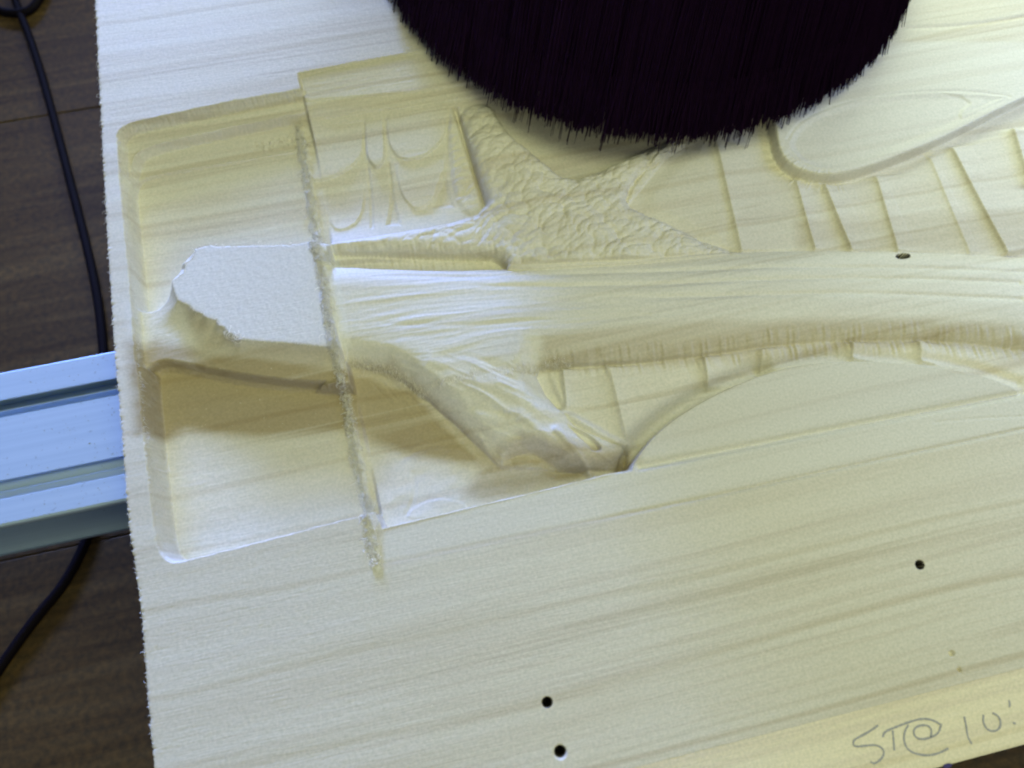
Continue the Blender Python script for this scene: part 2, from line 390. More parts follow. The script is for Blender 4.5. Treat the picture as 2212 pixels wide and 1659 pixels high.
# swags of the curtain
def lobe(pts, amt, w, z, ytop, ybot):
    P = chaikin(polyB(pts, z), 2); sl = bbox(P, 1.0)
    v1 = toB(800, ytop, z)[1]; v0 = toB(800, ybot, z)[1]
    Hh[sl] += SS(-sdist(P, U[sl], V[sl]) / w) * amt * np.clip((v1 - V[sl]) / (v1 - v0), 0, 1)
lobe([(650, 250), (786, 240), (788, 325), (776, 345), (745, 370), (708, 386), (660, 392)], 1.3, 1.0, -11, 255, 360)
lobe([(834, 240), (975, 225), (968, 290), (944, 322), (908, 344), (878, 348), (850, 336), (836, 305)], 1.3, 1.0, -11, 250, 340)
lobe([(788, 235), (829, 235), (834, 335), (830, 352), (812, 364), (796, 350), (789, 330)], 1.9, 1.0, -11, 250, 350)
lobe([(700, 380), (770, 352), (792, 400), (780, 478), (706, 505)], 0.9, 1.3, -13, 370, 470)
lobe([(850, 345), (906, 340), (960, 315), (968, 380), (938, 428), (905, 450), (880, 440), (860, 408)], 1.0, 1.1, -13, 350, 440)
line([(792, 352), (800, 420), (800, 480)], -0.6, 0.7, -11); line([(838, 350), (846, 400), (838, 470)], -0.6, 0.7, -11)
addz([(848, 404), (868, 478), (828, 480)], -0.9, 2.0, -11.5, 0); addz([(958, 352), (985, 440), (925, 440)], -0.8, 2.5, -11, 0)

# rocky branch, its bark in lumps
def worley(x, y, seed):
    g = np.random.default_rng(seed).random((128, 128, 3)); xi = np.floor(x).astype(int); yi = np.floor(y).astype(int)
    d1 = np.full(x.shape, 9.0); d2 = d1.copy(); hh = np.zeros(x.shape)
    for a in (-1, 0, 1):
        for b in (-1, 0, 1):
            q = g[(xi + a) % 128, (yi + b) % 128]
            d = np.hypot(xi + a + q[..., 0] - x, yi + b + q[..., 1] - y)
            m_ = d < d1; d2 = np.where(m_, d1, np.minimum(d2, d)); hh = np.where(m_, q[..., 2], hh); d1 = np.where(m_, d, d1)
    return d1, d2, hh
def rock(x, y, sx=0.14, sy=0.27, ang=0.5):
    """overlapping rounded flakes with thin cracks between them"""
    c, s_ = math.cos(ang), math.sin(ang); X = x * c + y * s_; Y = -x * s_ + y * c
    X = X + 2.6 * fbm(x * 0.07, y * 0.07, 50, 2); Y = Y + 2.6 * fbm(x * 0.07, y * 0.07, 60, 2)
    d1, d2, h1 = worley(X * sx, Y * sy, 61); e1, e2, h2 = worley(X * sx * 2.3, Y * sy * 2.3, 62)
    big = 1 - 1.25 * d1 ** 2 + 0.35 * (h1 - 0.5); sml = 1 - 1.3 * e1 ** 2
    return (big - 0.6) * 1.0 + (sml - 0.6) * 0.34 + 0.06 * fbm(X * 0.9, Y * 0.9, 63, 2)
ropec = [(962, 246), (986, 240), (1006, 300), (1030, 370), (1054, 440), (1020, 456), (985, 440), (968, 360)]
addz(ropec, 1.2, 3.4, -9)
addz(ropec, 0.8, 2.0, -9, 1, lambda x, y: rock(x, y, 0.10, 0.34, 0.2))
setz([(987, 238), (1052, 216), (1080, 252), (1110, 292), (1170, 338), (1225, 384), (1290, 362), (1370, 328), (1440, 296), (1500, 300), (1420, 345), (1362, 390), (1352, 440), (1400, 462), (1480, 504), (1560, 535), (1620, 548), (1400, 572), (1100, 590), (1085, 560), (1060, 548), (880, 546), (690, 546), (690, 523), (830, 500), (950, 478), (1056, 446), (1030, 372), (1006, 300)],
     tps([(1020, 240, -6.5), (1070, 330, -4.0), (1150, 420, -2.8), (1250, 480, -2.4), (1400, 500, -4), (1550, 540, -6.5), (1350, 370, -7.5), (1460, 310, -9), (1230, 390, -6.5), (1100, 520, -4), (900, 520, -4.2), (720, 530, -4), (1050, 400, -7)]), 6.0, -7, 1, 'r')
mk = mask([(990, 235), (1052, 216), (1110, 292), (1225, 380), (1370, 325), (1440, 296), (1500, 300), (1400, 370), (1352, 440), (1400, 462), (1560, 535), (1620, 552), (1100, 575), (1080, 540), (900, 535), (900, 500), (1056, 446), (1006, 300)], -6, 4)
Hh += mk * (1.35 * rock(U, V, 0.14, 0.25, 0.45) + 0.7 * fbm(U * 0.06, V * 0.09, 160, 2))
mk2 = mask([(860, 500), (1050, 470), (1080, 540), (705, 542), (705, 528)], -4.5, 3)
Hh += mk2 * 0.8 * rock(U, V, 0.14, 0.22, 0.1)
line([(984, 240), (1004, 300), (1028, 372), (1050, 440)], -2.8, 1.1, -9, 2)
# smooth sliver where the fan begins
addz([(1472, 300), (1440, 300), (1352, 420), (1356, 442), (1372, 425)], 1.0, 1.5, -8)

# long slot
setz([(700, 542), (1050, 543), (1075, 549), (1087, 562), (1090, 577), (700, 582)], -13.5, 1.6, -4.2, 1, jit=0.15)

# right fan of slanting planks
fanpoly = [(1440, 300), (1560, 200), (1675, 290), (1700, 360), (1740, 388), (1790, 398), (1850, 390), (1950, 352), (2212, 235), (2320, 190), (2320, 560), (2212, 556), (1950, 545), (1780, 541), (1600, 546), (1480, 505), (1350, 445)]
fm = mask(fanpoly, -8, 2)
saw((1530, 240), (1598, 545), -9, 1.1, 20, 1.2, 9, fm)
saw((1717, 395), (1758, 542), -9, 1.0, 8, 0.8, 7, fm)
saw((1775, 395), (1836, 543), -9, 1.1, 11, 1.1, 4, fm)
saw((1890, 385), (1936, 545), -9, 1.0, 12, 0.9, 8, fm)
saw((2008, 345), (2090, 545), -9, 0.6, 8, 0.5, 7, fm)
saw((2052, 328), (2168, 548), -9, 1.1, 14, 1.2, 4, fm)
saw((2180, 290), (2215, 400), -9, 1.5, 12, 1.0, 5, fm)
addz([(1350, 440), (1500, 300), (1540, 300), (1598, 545), (1480, 505)], 0.7, 8, -9)

line([(1660, 290), (1672, 335), (1700, 366), (1745, 390), (1810, 396), (1880, 382), (2000, 335)], -1.2, 3.5, -8)
# oval medallion, top right
setz([(1672, 290), (1676, 320), (1690, 345), (1720, 369), (1765, 382), (1810, 381), (1880, 364), (1960, 335), (2050, 298), (2140, 252), (2212, 217), (2330, 165), (2330, -160), (1400, -160), (1560, 100), (1660, 240)],
     lambda x, y: -2.4 + 0 * x, 2.2, -2.4, 1)
addz([(1700, 320), (1706, 290), (1722, 268), (1760, 244), (1830, 219), (1900, 205), (2000, 196), (2100, 196), (2160, 202), (2190, 210), (2130, 245), (2040, 287), (1950, 324), (1880, 352), (1810, 369), (1765, 366), (1725, 350)], -0.9, 5.0, -2.6)
addz([(2000, 196), (2160, 202), (2190, 210), (2100, 250), (2075, 262), (2068, 240), (2100, 215)], 0.5, 2.0, -2.6)
line([(1940, 62), (2100, 55), (2300, 20)], -0.5, 1.3, -2.4)
line([(1702, 300), (1722, 268), (1760, 244), (1830, 219), (1900, 205), (2000, 196), (2100, 196), (2180, 208)], -0.35, 0.8, -2.4)
line([(1706, 325), (1730, 352), (1765, 367), (1810, 370)], -0.25, 0.7, -2.4)
# radial tooth marks of the cutter round the medallion and under the trunk
def hatch(pts, z, amp, ctr, n, seed):
    c = toB(*ctr, z); a = np.arctan2(V - c[1], U - c[0])
    return mask(pts, z, 5) * amp * vnoise(a * n, 0.06 * np.hypot(U - c[0], V - c[1]), seed)
Hh += hatch([(1640, 280), (1672, 300), (1690, 345), (1740, 378), (1830, 382), (1830, 412), (1770, 412), (1700, 392), (1655, 350)], -7, 0.40, (1800, 300), 45, 71)

# trunk with the leg below it
top_l = [(690, 581), (900, 580), (1100, 577), (1250, 572), (1400, 563), (1500, 553), (1600, 546), (1780, 541), (1950, 545), (2100, 552), (2320, 562)]
bot_l = [(2320, 775), (2212, 768), (2100, 752), (1980, 742), (1800, 744), (1650, 756), (1500, 776), (1350, 792), (1200, 797), (1165, 800), (1160, 815), (1180, 855), (1240, 915), (1300, 945), (1345, 962), (1362, 975), (1358, 1000), (1330, 1012), (1250, 1015), (1080, 1010), (1045, 975), (980, 912), (920, 860), (870, 822), (830, 800), (780, 792), (745, 790)]
TP = polyB([(x, y, -9) for x, y in top_l]); BP = polyB([(x, y, -12) for x, y in bot_l])
LP = np.concatenate([TP, BP]); sl = bbox(LP, 2)
u_, v_ = U[sl], V[sl]
din = -sdist(LP, u_, v_); dt = sdist(TP, u_, v_, False); db = sdist(BP, u_, v_, False)
f1 = np.sqrt(1 - (1 - np.clip(dt / 14, 0, 1)) ** 2); wl_ = SS((u_ - toB(1130, 800)[0]) / 8); f2 = wl_ * np.sqrt(1 - (1 - np.clip(db / 21, 0, 1)) ** 2) + (1 - wl_) * (0.45 * SS(db / 11) + 0.55 * np.sqrt(1 - (1 - np.clip(db / 15, 0, 1)) ** 2))
crown = tps([(740, 640, -2.0), (740, 760, -4.5), (1000, 600, -3.5), (1000, 690, -1.8), (1400, 660, -1.6), (1400, 590, -3), (1800, 655, -1.2), (2200, 660, -1.2), (900, 790, -3.6), (1050, 850, -3.6), (1160, 920, -5), (1330, 975, -8.5), (1100, 1000, -12), (1800, 560, -4.5), (2200, 570, -4.5)])(u_, v_)
edge = Hh[sl]
tt = SS(din / 1.2)
edge = np.where(dt < db, np.minimum(edge, crown - 3), np.minimum(edge, -11))
z_ = edge + (crown - edge) * f1 * f2
c_, s_ = math.cos(0.10), math.sin(0.10); X_ = u_ * c_ - v_ * s_; Y_ = u_ * s_ + v_ * c_
streak = fbm(X_ * 0.012 + 4, Y_ * 0.22 + 0.5 * vnoise(X_ * 0.03, Y_ * 0.05, 80), 81, 3) * 0.7 + 0.15 * fbm(X_ * 0.03, Y_ * 0.9, 85, 2)
uppart = SS((v_ - toB(1100, 790, -4)[1]) / 15)
z_ += streak * (0.10 + 0.40 * uppart) * f1 * SS(f2) * SS((u_ - toB(720, 640)[0]) / 40 + 0.25)
Hh[sl] = Hh[sl] * (1 - tt) + z_ * tt
# ripples of the tool under the trunk
Hh += mask([(1180, 770), (1500, 745), (1650, 722), (1950, 708), (2320, 735), (2320, 780), (1950, 762), (1650, 775), (1500, 795), (1180, 810)], -9, 6) * 0.55 * vnoise(U * 0.75, V * 0.10, 77)
Hh += mask([(700, 530), (1090, 530), (1090, 582), (700, 584)], -8, 2) * 0.30 * vnoise(U * 0.8, V * 0.15, 78)
for a in ([(720, 598), (1000, 596), (1400, 588), (1800, 572), (2300, 590)], [(900, 618), (1300, 622), (1600, 606), (1900, 600), (2200, 612)],
          [(1200, 650), (1600, 640), (1850, 634), (2200, 650)]):
    line([(x, y, -4) for x, y in a], -0.8, 1.3, fade=60); 
line([(830, 700), (1000, 706), (1200, 690), (1400, 682)], -0.25, 1.2, -3)
# creases of the leg and its toes
la, lb = toB(850, 760, -5), toB(1340, 980, -9); ld = (lb - la) / np.linalg.norm(lb - la)
al_ = (U - la[0]) * ld[0] + (V - la[1]) * ld[1]; ac_ = -(U - la[0]) * ld[1] + (V - la[1]) * ld[0]
fac = 1 - np.abs(vnoise(al_ * 0.035 + 3, ac_ * 0.16 + 0.6 * vnoise(al_ * 0.08, ac_ * 0.1, 171), 170))
fac = fac ** 1.5 + 0.35 * (1 - np.abs(vnoise(al_ * 0.09, ac_ * 0.4, 172)))
Hh += mask([(760, 775), (900, 770), (1130, 800), (1175, 850), (1240, 915), (1350, 965), (1350, 1005), (1080, 1000), (960, 890), (850, 815)], -7, 7) * 1.5 * (fac - 0.7)
line([(1140, 849), (1172, 857), (1204, 873)], -0.6, 1.2, -5)
line([(1020, 879), (1068, 889), (1112, 901)], -0.9, 1.8, -5)
line([(1104, 903), (1144, 909), (1184, 941), (1232, 967)], 0.9, 1.8, -6)
line([(1052, 911), (1092, 931), (1124, 939)], -0.5, 1.6, -6)
addz([(1112, 947), (1148, 941), (1200, 961), (1248, 989), (1288, 1019), (1240, 1037), (1188, 1033), (1152, 1003), (1088, 1007), (1076, 979)], -5.5, 7.5, -9)
line([(1092, 935), (1132, 931), (1180, 947), (1224, 971)], 0.5, 1.4, -7)
line([(1218, 885), (1268, 911), (1316, 939), (1364, 961)], 2.6, 2.0, -8)
addz([(1216, 911), (1244, 917), (1284, 939), (1308, 967), (1284, 979), (1252, 947)], -3.6, 1.8, -9)
line([(1200, 931), (1228, 959), (1260, 991), (1280, 1019)], 1.8, 1.6, -9)
addz([(1344, 967), (1368, 965), (1364, 999), (1348, 1019), (1332, 1019)], -4.0, 1.6, -10)
Hh += mask([(1068, 935), (1228, 959), (1308, 947), (1372, 963), (1348, 1031), (1068, 1055)], -9, 5) * 0.5 * rock(U, V, 0.14, 0.2, -0.5)
Hh += mask([(788, 815), (868, 803), (1088, 979), (1068, 1019), (948, 935), (828, 851)], -9, 5) * 0.22 * vnoise(U * 0.9 + V * 0.5, V * 0.12, 177)

# lower fan
lowfan = [(1170, 800), (1350, 792), (1500, 776), (1650, 756), (1800, 744), (1980, 742), (2212, 768), (2320, 780), (2320, 870), (2212, 846), (2000, 786), (1800, 778), (1640, 804), (1500, 872), (1400, 962), (1365, 970), (1240, 912)]
lm = mask(lowfan, -10, 1.5)
saw((1214, 790), (1224, 875), -11, 1.2, 7, 1.0, 4, lm)
saw((1312, 788), (1358, 955), -11, 1.1, 12, 0.9, 8, lm)
saw((1518, 770), (1530, 830), -10, 1.2, 8, 0.7, 4, lm)
saw((1640, 750), (1648, 800), -10, 0.9, 9, 0.8, 7, lm)
saw((1835, 735), (1842, 780), -9, 1.3, 7, 0.7, 4, lm)
saw((1976, 735), (1990, 785), -9, 1.1, 9, 0.9, 6, lm)
addz([(1175, 800), (1200, 795), (1222, 870), (1205, 862)], 0.8, 2.0, -11)

line([(1345, 1010), (1362, 975), (1392, 940), (1440, 898), (1500, 860), (1560, 830), (1640, 796)], -4.5, 4.8, -11)
line([(1640, 796), (1720, 774), (1800, 766), (2000, 774), (2100, 790), (2200, 825)], -2.0, 2.5, -9)
# half-oval panel, lower right, and border strip with its cut line
setz([(1360, 1014), (1368, 992), (1385, 968), (1410, 938), (1450, 904), (1500, 872), (1560, 840), (1640, 807), (1720, 786), (1800, 777), (1900, 778), (2000, 786), (2100, 803), (2170, 824), (2212, 845), (2340, 930), (2340, 900), (1379, 1080)],
     -0.15, 1.0, -0.5, 1)
setz([(826, 1142), (1000, 1101), (1250, 1041), (1379, 1009), (1600, 967), (2212, 850), (2340, 824), (2340, 900), (2212, 926), (1327, 1116), (822, 1222), (815, 1200)], -0.18, 0.8, 0, 0)
line([(1381, 1009), (1600, 966), (1900, 908), (2212, 848), (2330, 825)], -2.4, 1.3, -0.5, 2, 0)
line([(1372, 1003), (1600, 960), (1900, 900), (2212, 840), (2330, 817)], -0.30, 2.0, -1, 2, 0)
line([(820, 1222), (1327, 1116), (2212, 926), (2330, 901)], -0.14, 0.45, 0, 2, 0)
line([(1200, 1143), (2212, 926), (2330, 901)], -0.9, 0.7, 0, 2, 0, fade=90)
line([(2020, 912), (2110, 903), (2230, 898), (2320, 900)], -0.2, 0.6, 0)
# ring marks near the near rim of the pocket
addz([(872, 1122), (884, 1098), (915, 1080), (955, 1073), (1000, 1080), (1016, 1098), (1000, 1108), (930, 1125)], 0.35, 1.4, -14)
line([(870, 990), (930, 960), (1000, 960)], -0.4, 1.5, -17); line([(890, 1020), (900, 1060), (880, 1110)], -0.3, 1.0, -15)
Hh += mask([(760, 860), (1060, 1010), (1200, 1040), (830, 1130)], -15, 8) * 0.7 * fbm(U * 0.05, V * 0.07, 95, 3)

# --- the torn ridge between rough and finished cuts
ridge = [(640, 186, -1), (645, 240, -4.5), (658, 300, -9), (672, 400, -9.5), (690, 520, -9), (708, 600, -1), (728, 740, -1), (742, 800, -7), (756, 850, -16), (772, 950, -16), (792, 1060, -13), (806, 1130, -3), (822, 1222, 0)]
RP = polyB(ridge); sl = bbox(RP, 5)
d = sdist(RP + np.array([-1.9, 0]), U[sl], V[sl], False)
lo = SS((V[sl] < toB(680, 270, -9)[1]) * 1.0)
wv = 2.1 + 0.8 * vnoise(V[sl] * 0.25, V[sl] * 0, 97)
rg = np.exp(-(d / wv) ** 4)
w1, w2, wh = worley(U[sl] * 0.75, V[sl] * 0.55, 197); v1, v2, _ = worley(U[sl] * 1.7, V[sl] * 1.5, 198)
Hh[sl] += rg * lo * (1 - 0.75 * SS((toB(806, 1110)[1] - V[sl]) / 6)) * (0.4 + 1.5 * np.clip(1 - 1.6 * w1 ** 2, 0, 1) * wh + 0.7 * np.clip(1 - 1.8 * v1 ** 2, -0.5, 1))
ridge_pale = np.zeros_like(Hh); ridge_pale[sl] = 0.95 * np.exp(-(d / 2.4) ** 4) * lo
# torn patch on the terrace
Hh += mask([(540, 300), (600, 288), (645, 282), (650, 318), (600, 316), (550, 318)], -8, 4) * 0.6 * fbm(U * 0.8, V * 0.8, 99, 3)

# --- bored holes, the shade of their depth painted dark onto the walls
hole_shade = np.zeros_like(Hh)
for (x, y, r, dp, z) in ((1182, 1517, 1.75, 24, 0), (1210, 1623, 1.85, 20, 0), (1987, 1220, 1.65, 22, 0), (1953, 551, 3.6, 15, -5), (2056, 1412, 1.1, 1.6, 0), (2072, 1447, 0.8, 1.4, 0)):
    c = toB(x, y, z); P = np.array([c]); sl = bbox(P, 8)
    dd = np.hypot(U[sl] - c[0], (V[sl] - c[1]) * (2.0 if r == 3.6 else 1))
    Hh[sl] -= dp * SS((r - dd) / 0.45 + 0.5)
    if dp > 10: hole_shade[sl] = np.maximum(hole_shade[sl], SS((r - dd) / 0.35 + 1.7))
# countersink of the lower hole
c = toB(1210, 1625, 0); sl = bbox(np.array([c]), 8); dd = np.hypot(U[sl] - c[0], V[sl] - c[1]); Hh[sl] -= 0.9 * SS((2.9 - dd) / 1.0)

# --- ragged sawn edge and fine tool marks
de = U - UL[:, None]
Hh -= np.exp(-de / 0.5) * (0.35 + 0.35 * vnoise(V * 1.5, U * 0, 33))
Hh += (Hh < -1.5) * 0.035 * vnoise(U * 0.25, V * 1.9, 34)
Hh += 0.02 * vnoise(U * 1.3, V * 1.3, 35)
TH = 38.0

board = empty('carved_board', (0, 0, -TH * MM), 'large pale wooden board with half-finished carved relief, a rough pocket and pencil writing', 'board')
def grid_block(name, U, V, Z, zb, mat, parent):
    nr, nc = U.shape
    top = np.stack([U, V, Z], -1).reshape(-1, 3)
    idx = np.arange(nr * nc).reshape(nr, nc)
    Q = np.stack([idx[:-1, :-1], idx[:-1, 1:], idx[1:, 1:], idx[1:, :-1]], -1).reshape(-1, 4)
    ring = np.concatenate([idx[0, :], idx[1:, -1], idx[-1, -2::-1], idx[-2:0:-1, 0]])
    rim = top[ring].copy(); bot = rim.copy(); bot[:, 2] = zb; n = len(ring); ro_ = len(top)
    off = ro_ + n; j = np.arange(n); jn = (j + 1) % n
    side = np.stack([ro_ + jn, ro_ + j, off + j, off + jn], -1)
    # underside as strips between the two long rows
    VV = np.concatenate([top, rim, bot])
    a = np.arange(nc); lowrow = off + a; highrow = off + (nc - 1) + (nr - 1) + (nc - 1 - a)
    bq = np.stack([lowrow[1:], lowrow[:-1], highrow[:-1], highrow[1:]], -1)
    loc = np.array(parent.location) / MM
    o = fast_mesh(name, (VV - loc) * MM, np.concatenate([Q, side, bq]), mat, parent)
    return o
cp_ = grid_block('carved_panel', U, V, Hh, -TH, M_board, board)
def soft(pts, z, w):
    return mask(pts, z, w)
brown_tint = np.maximum(1.25 * soft([(308, 770), (350, 752), (520, 785), (740, 810), (800, 815), (900, 850), (1040, 1000), (900, 985), (740, 930), (560, 940), (400, 925), (330, 960)], -17, 9), 0)  # browner streaked tone: pocket, foot, trunk underside, leg flank, island slope, fan
brown_tint = np.maximum(brown_tint, 0.75 * soft([(1060, 975), (1120, 945), (1200, 950), (1370, 975), (1370, 1005), (1050, 1075), (1000, 1070)], -12, 7))
brown_tint = np.maximum(brown_tint, 0.55 * soft([(1170, 735), (1500, 705), (1950, 700), (2320, 720), (2320, 765), (1950, 750), (1500, 785), (1170, 800)], -9, 6))
brown_tint = np.maximum(brown_tint, 0.6 * soft([(745, 785), (850, 785), (960, 880), (1090, 1000), (1040, 1015), (930, 930), (820, 850), (745, 830)], -12, 6))
brown_tint = np.maximum(brown_tint, 0.5 * soft([(400, 660), (520, 745), (740, 760), (745, 826), (520, 806), (430, 780)], -6, 6))
brown_tint = np.maximum(brown_tint, 0.45 * soft([(1720, 480), (2320, 440), (2320, 540), (1720, 540)], -8, 7))
cutm = SS((-Hh - 0.5) / 1.5)
felt = np.maximum(0.85 * soft(island, -0.3, 3), 0.6 * soft([(285, 665), (325, 672), (355, 662), (380, 650), (430, 700), (450, 780), (380, 778), (340, 778), (300, 800)], -8, 8))
felt = np.maximum(felt, 0.55 * soft([(1375, 1000), (1410, 945), (1500, 880), (1640, 812), (1800, 782), (2000, 790), (2170, 828), (2320, 900), (2320, 915), (1327, 1110), (830, 1210), (830, 1150)], -0.6, 2))
felt = np.maximum(felt, 0.5 * soft([(1680, 300), (1700, 350), (1765, 378), (1850, 366), (2050, 294), (2330, 160), (2330, 90), (1700, 90)], -2.4, 3))
felt = np.maximum(felt, 0.35 * soft([(720, 585), (1400, 570), (1950, 550), (2330, 565), (2330, 730), (1950, 700), (1500, 720), (1180, 770), (1340, 960), (1100, 950), (860, 790), (740, 760)], -3, 8))
felt = np.maximum(felt, ridge_pale)
for nm, arr in (('cut', cutm), ('brown_tint', brown_tint), ('felt', felt), ('hole_shade', hole_shade)):
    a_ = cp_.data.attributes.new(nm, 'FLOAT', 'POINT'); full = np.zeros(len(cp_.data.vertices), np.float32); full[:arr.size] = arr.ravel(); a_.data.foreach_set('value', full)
# lower stave glued on
vs2 = np.arange(V_BOT, V_JOINT - 0.06, 0.9); vs2[-1] = V_JOINT - 0.01
U2 = left_u(vs2)[:, None] + np.linspace(0, 1, 500)[None] * (U_R - left_u(vs2)[:, None]); V2 = np.repeat(vs2[:, None], 500, 1)
H2 = 0.05 * fbm(U2 * 0.01, V2 * 0.3, 203, 3) - 0.02
H2 -= np.exp(-(V2 - V_BOT) / 0.6) * 0.5 + 0.05 * np.exp(-(V_JOINT - V2) / 0.5)
es = grid_block('edge_stave', U2, V2, H2, -TH + 0.3, M_stave, board)
a_ = es.data.attributes.new('cut', 'FLOAT', 'POINT'); a_.data.foreach_set('value', np.full(len(es.data.vertices), 1.0, np.float32))

def topz(x, y):
    """surface height (mm) near a board point"""
    r = np.clip(np.searchsorted(VS, y), 0, len(VS) - 1)
    c = np.clip(((x - UL[r]) / (U_R - UL[r]) * (NU - 1)).astype(int), 0, NU - 1)
    return Hh[r, c]
bl = np.array([0, 0, -TH])
# --- pencil writing: ST@10'
strokes = [[(2118, 1615), (2135, 1601), (2145, 1582)], ]
def cp(x, y): return ((1900 + x / 3.493) * 0.8848, (1400 + y / 3.493) * 0.8848)
S_ = [[(850, 1295), (790, 1340), (700, 1390), (635, 1425), (645, 1480), (740, 1470), (830, 1460), (890, 1490), (905, 1540), (870, 1590), (820, 1625), (785, 1605)],
      [(890, 1395), (905, 1350), (1000, 1310), (1120, 1265), (1230, 1235), (1320, 1250), (1395, 1295)], [(975, 1340), (985, 1440), (990, 1510)],
      [(1385, 1300), (1370, 1360), (1300, 1400), (1220, 1418), (1165, 1395), (1150, 1340), (1185, 1300), (1270, 1290), (1310, 1330), (1300, 1395)],
      [(1110, 1290), (1075, 1350), (1070, 1430), (1100, 1500), (1170, 1540), (1280, 1555), (1380, 1530), (1450, 1490)],
      [(1585, 1220), (1605, 1310), (1612, 1390), (1650, 1455)],
      [(1750, 1205), (1745, 1270), (1780, 1335), (1850, 1350), (1895, 1310), (1895, 1250), (1870, 1210), (1825, 1190)],
      [(1965, 1080), (1975, 1110), (1970, 1140)], [(2000, 1275), (2025, 1280)]]
def ribbon(pts, w, mat, name, zz=0.06):
    P = chaikin(np.array([toB(*cp(*p)) for p in pts]), 3, False)
    T = np.gradient(P, axis=0); T /= np.linalg.norm(T, axis=1)[:, None]; N = np.stack([-T[:, 1], T[:, 0]], 1)
    ww = w * (0.75 + 0.5 * rng.random(len(P)))[:, None]
    L = P + N * ww; R = P - N * ww; n = len(P)
    zv = np.full((n, 1), zz)
    VV = np.concatenate([np.hstack([L, zv]), np.hstack([R, zv])]) - bl
    a = np.arange(n - 1)
    return fast_mesh(name, VV * MM, np.stack([a, a + n, a + n + 1, a + 1], -1)[:, ::-1], mat, board)
for st in S_: ribbon(st, 0.38, M_pencil, 'pencil_stroke', 0.10)
# blue pen spot at the near edge
c = toB(2047, 1654); a = np.linspace(0, 2 * np.pi, 13)[:-1]
mesh_obj('pen_spot', [((c[0] + 1.9 * math.cos(t_)) * MM, (c[1] + 0.8 * math.sin(t_)) * MM, (0.08 + TH) * MM) for t_ in a], [tuple(range(12))], M_pen, board)

# --- torn fibres: along the sawn edge, pocket rim, ridge and island
paths, rad = [], []
def curl(x, y, z, L, ang, lift, curlk, r):
    n = 6; p = np.array([x, y, z], float); out = [p.copy()]; a = ang; el = lift
    for i in range(n - 1):
        p = p + L / (n - 1) * np.array([math.cos(a) * math.cos(el), math.sin(a) * math.cos(el), math.sin(el)])
        a += curlk * rng.uniform(0.6, 1.4); el -= 0.35; out.append(p.copy())
    paths.append(np.array(out)); rad.append(r * np.array([1, 1, 0.9, 0.8, 0.6, 0.3]))
for i in range(1500):      # sawn edge
    vv = rng.uniform(V_JOINT - 20, V_TOP); u = float(left_u(np.array([vv]))[0])
    curl(u + rng.uniform(-0.1, 0.5), vv, -rng.uniform(0.0, 1.2), rng.gamma(2, 0.45), math.pi + rng.normal(0, 0.6), rng.uniform(-0.5, 0.5), rng.normal(0, 0.25), rng.uniform(0.05, 0.12))
RPs = chaikin(RP, 2, False)
def along(P):
    k = rng.integers(0, len(P) - 1); f = rng.random(); return P[k] * (1 - f) + P[k + 1] * f
seg = np.linalg.norm(np.diff(RPs, axis=0), axis=1); pk = seg / seg.sum()
for i in range(3600):      # ridge
    k = rng.choice(len(pk), p=pk); f = rng.random(); p = RPs[k] * (1 - f) + RPs[k + 1] * f
    if p[1] > toB(650, 250, -6)[1]: continue
    x = p[0] - 2.0 + rng.normal(0, 1.2); y = p[1]
    z = float(topz(np.array([x]), np.array([y]))[0])
    curl(x, y, z, rng.gamma(2.5, 0.9), rng.uniform(0, 6.28), rng.uniform(0.2, 1.3), rng.normal(0, 1.2), rng.uniform(0.08, 0.20))
IPs = chaikin(IP, 1)
for i in range(500):       # island edge
    k = rng.integers(0, len(IPs)); f = rng.random(); p = IPs[k] * (1 - f) + IPs[(k + 1) % len(IPs)] * f
    if p[0] > toB(700, 600)[0]: continue
    curl(p[0], p[1], -0.3, rng.gamma(2, 0.45), rng.uniform(0, 6.28), rng.uniform(-0.3, 0.6), rng.normal(0, 0.4), rng.uniform(0.05, 0.10))
LSP = chaikin(polyB(leftside[:10]), 2, False)
for i in range(420):       # pocket rim on the left
    p = along(LSP)
    curl(p[0] + rng.uniform(-0.2, 0.8), p[1], rng.uniform(-2, 0.1), rng.gamma(2, 0.9), rng.normal(-0.6, 0.9), rng.uniform(-0.7, 0.3), rng.normal(0, 0.4), rng.uniform(0.04, 0.09))
for (x, y) in ((500, 722), (512, 728), (506, 735), (498, 716)):   # loose curls
    for q in range(5):
        p = toB(x + rng.uniform(-10, 10), y + rng.uniform(-6, 6), -0.5)
        curl(p[0], p[1], 0.2, rng.uniform(4, 7.5), rng.uniform(0, 6.28), rng.uniform(0, 0.5), rng.choice([-1, 1]) * rng.uniform(0.5, 1.2), 0.14)
for i in range(160):       # torn patch
    p = toB(rng.uniform(545, 650), rng.uniform(286, 312), -8); z = float(topz(p[:1], p[1:])[0])
    curl(p[0], p[1], z, rng.gamma(2, 0.6), rng.uniform(0, 6.28), 0.5, rng.normal(0, 0.8), 0.09)
BPs = chaikin(BP, 1, False); BPs = BPs[BPs[:, 1] > toB(1180, 800, -12)[1] - 2]
sgB = np.linalg.norm(np.diff(BPs, axis=0), axis=1); pB = sgB / sgB.sum()
for i in range(1300):      # fringe under the trunk
    k = rng.choice(len(pB), p=pB); p = BPs[k] + (BPs[k + 1] - BPs[k]) * rng.random(); x = p[0] + rng.uniform(-0.4, 0.4); y = p[1] + rng.gamma(1.5, 1.3); z = float(topz(np.array([x]), np.array([y]))[0])
    curl(x, y, z - 0.2, rng.gamma(2.5, 0.5), -1.57 + rng.normal(0, 0.25), rng.uniform(0.3, 0.9), rng.normal(0, 0.15), rng.uniform(0.06, 0.14))
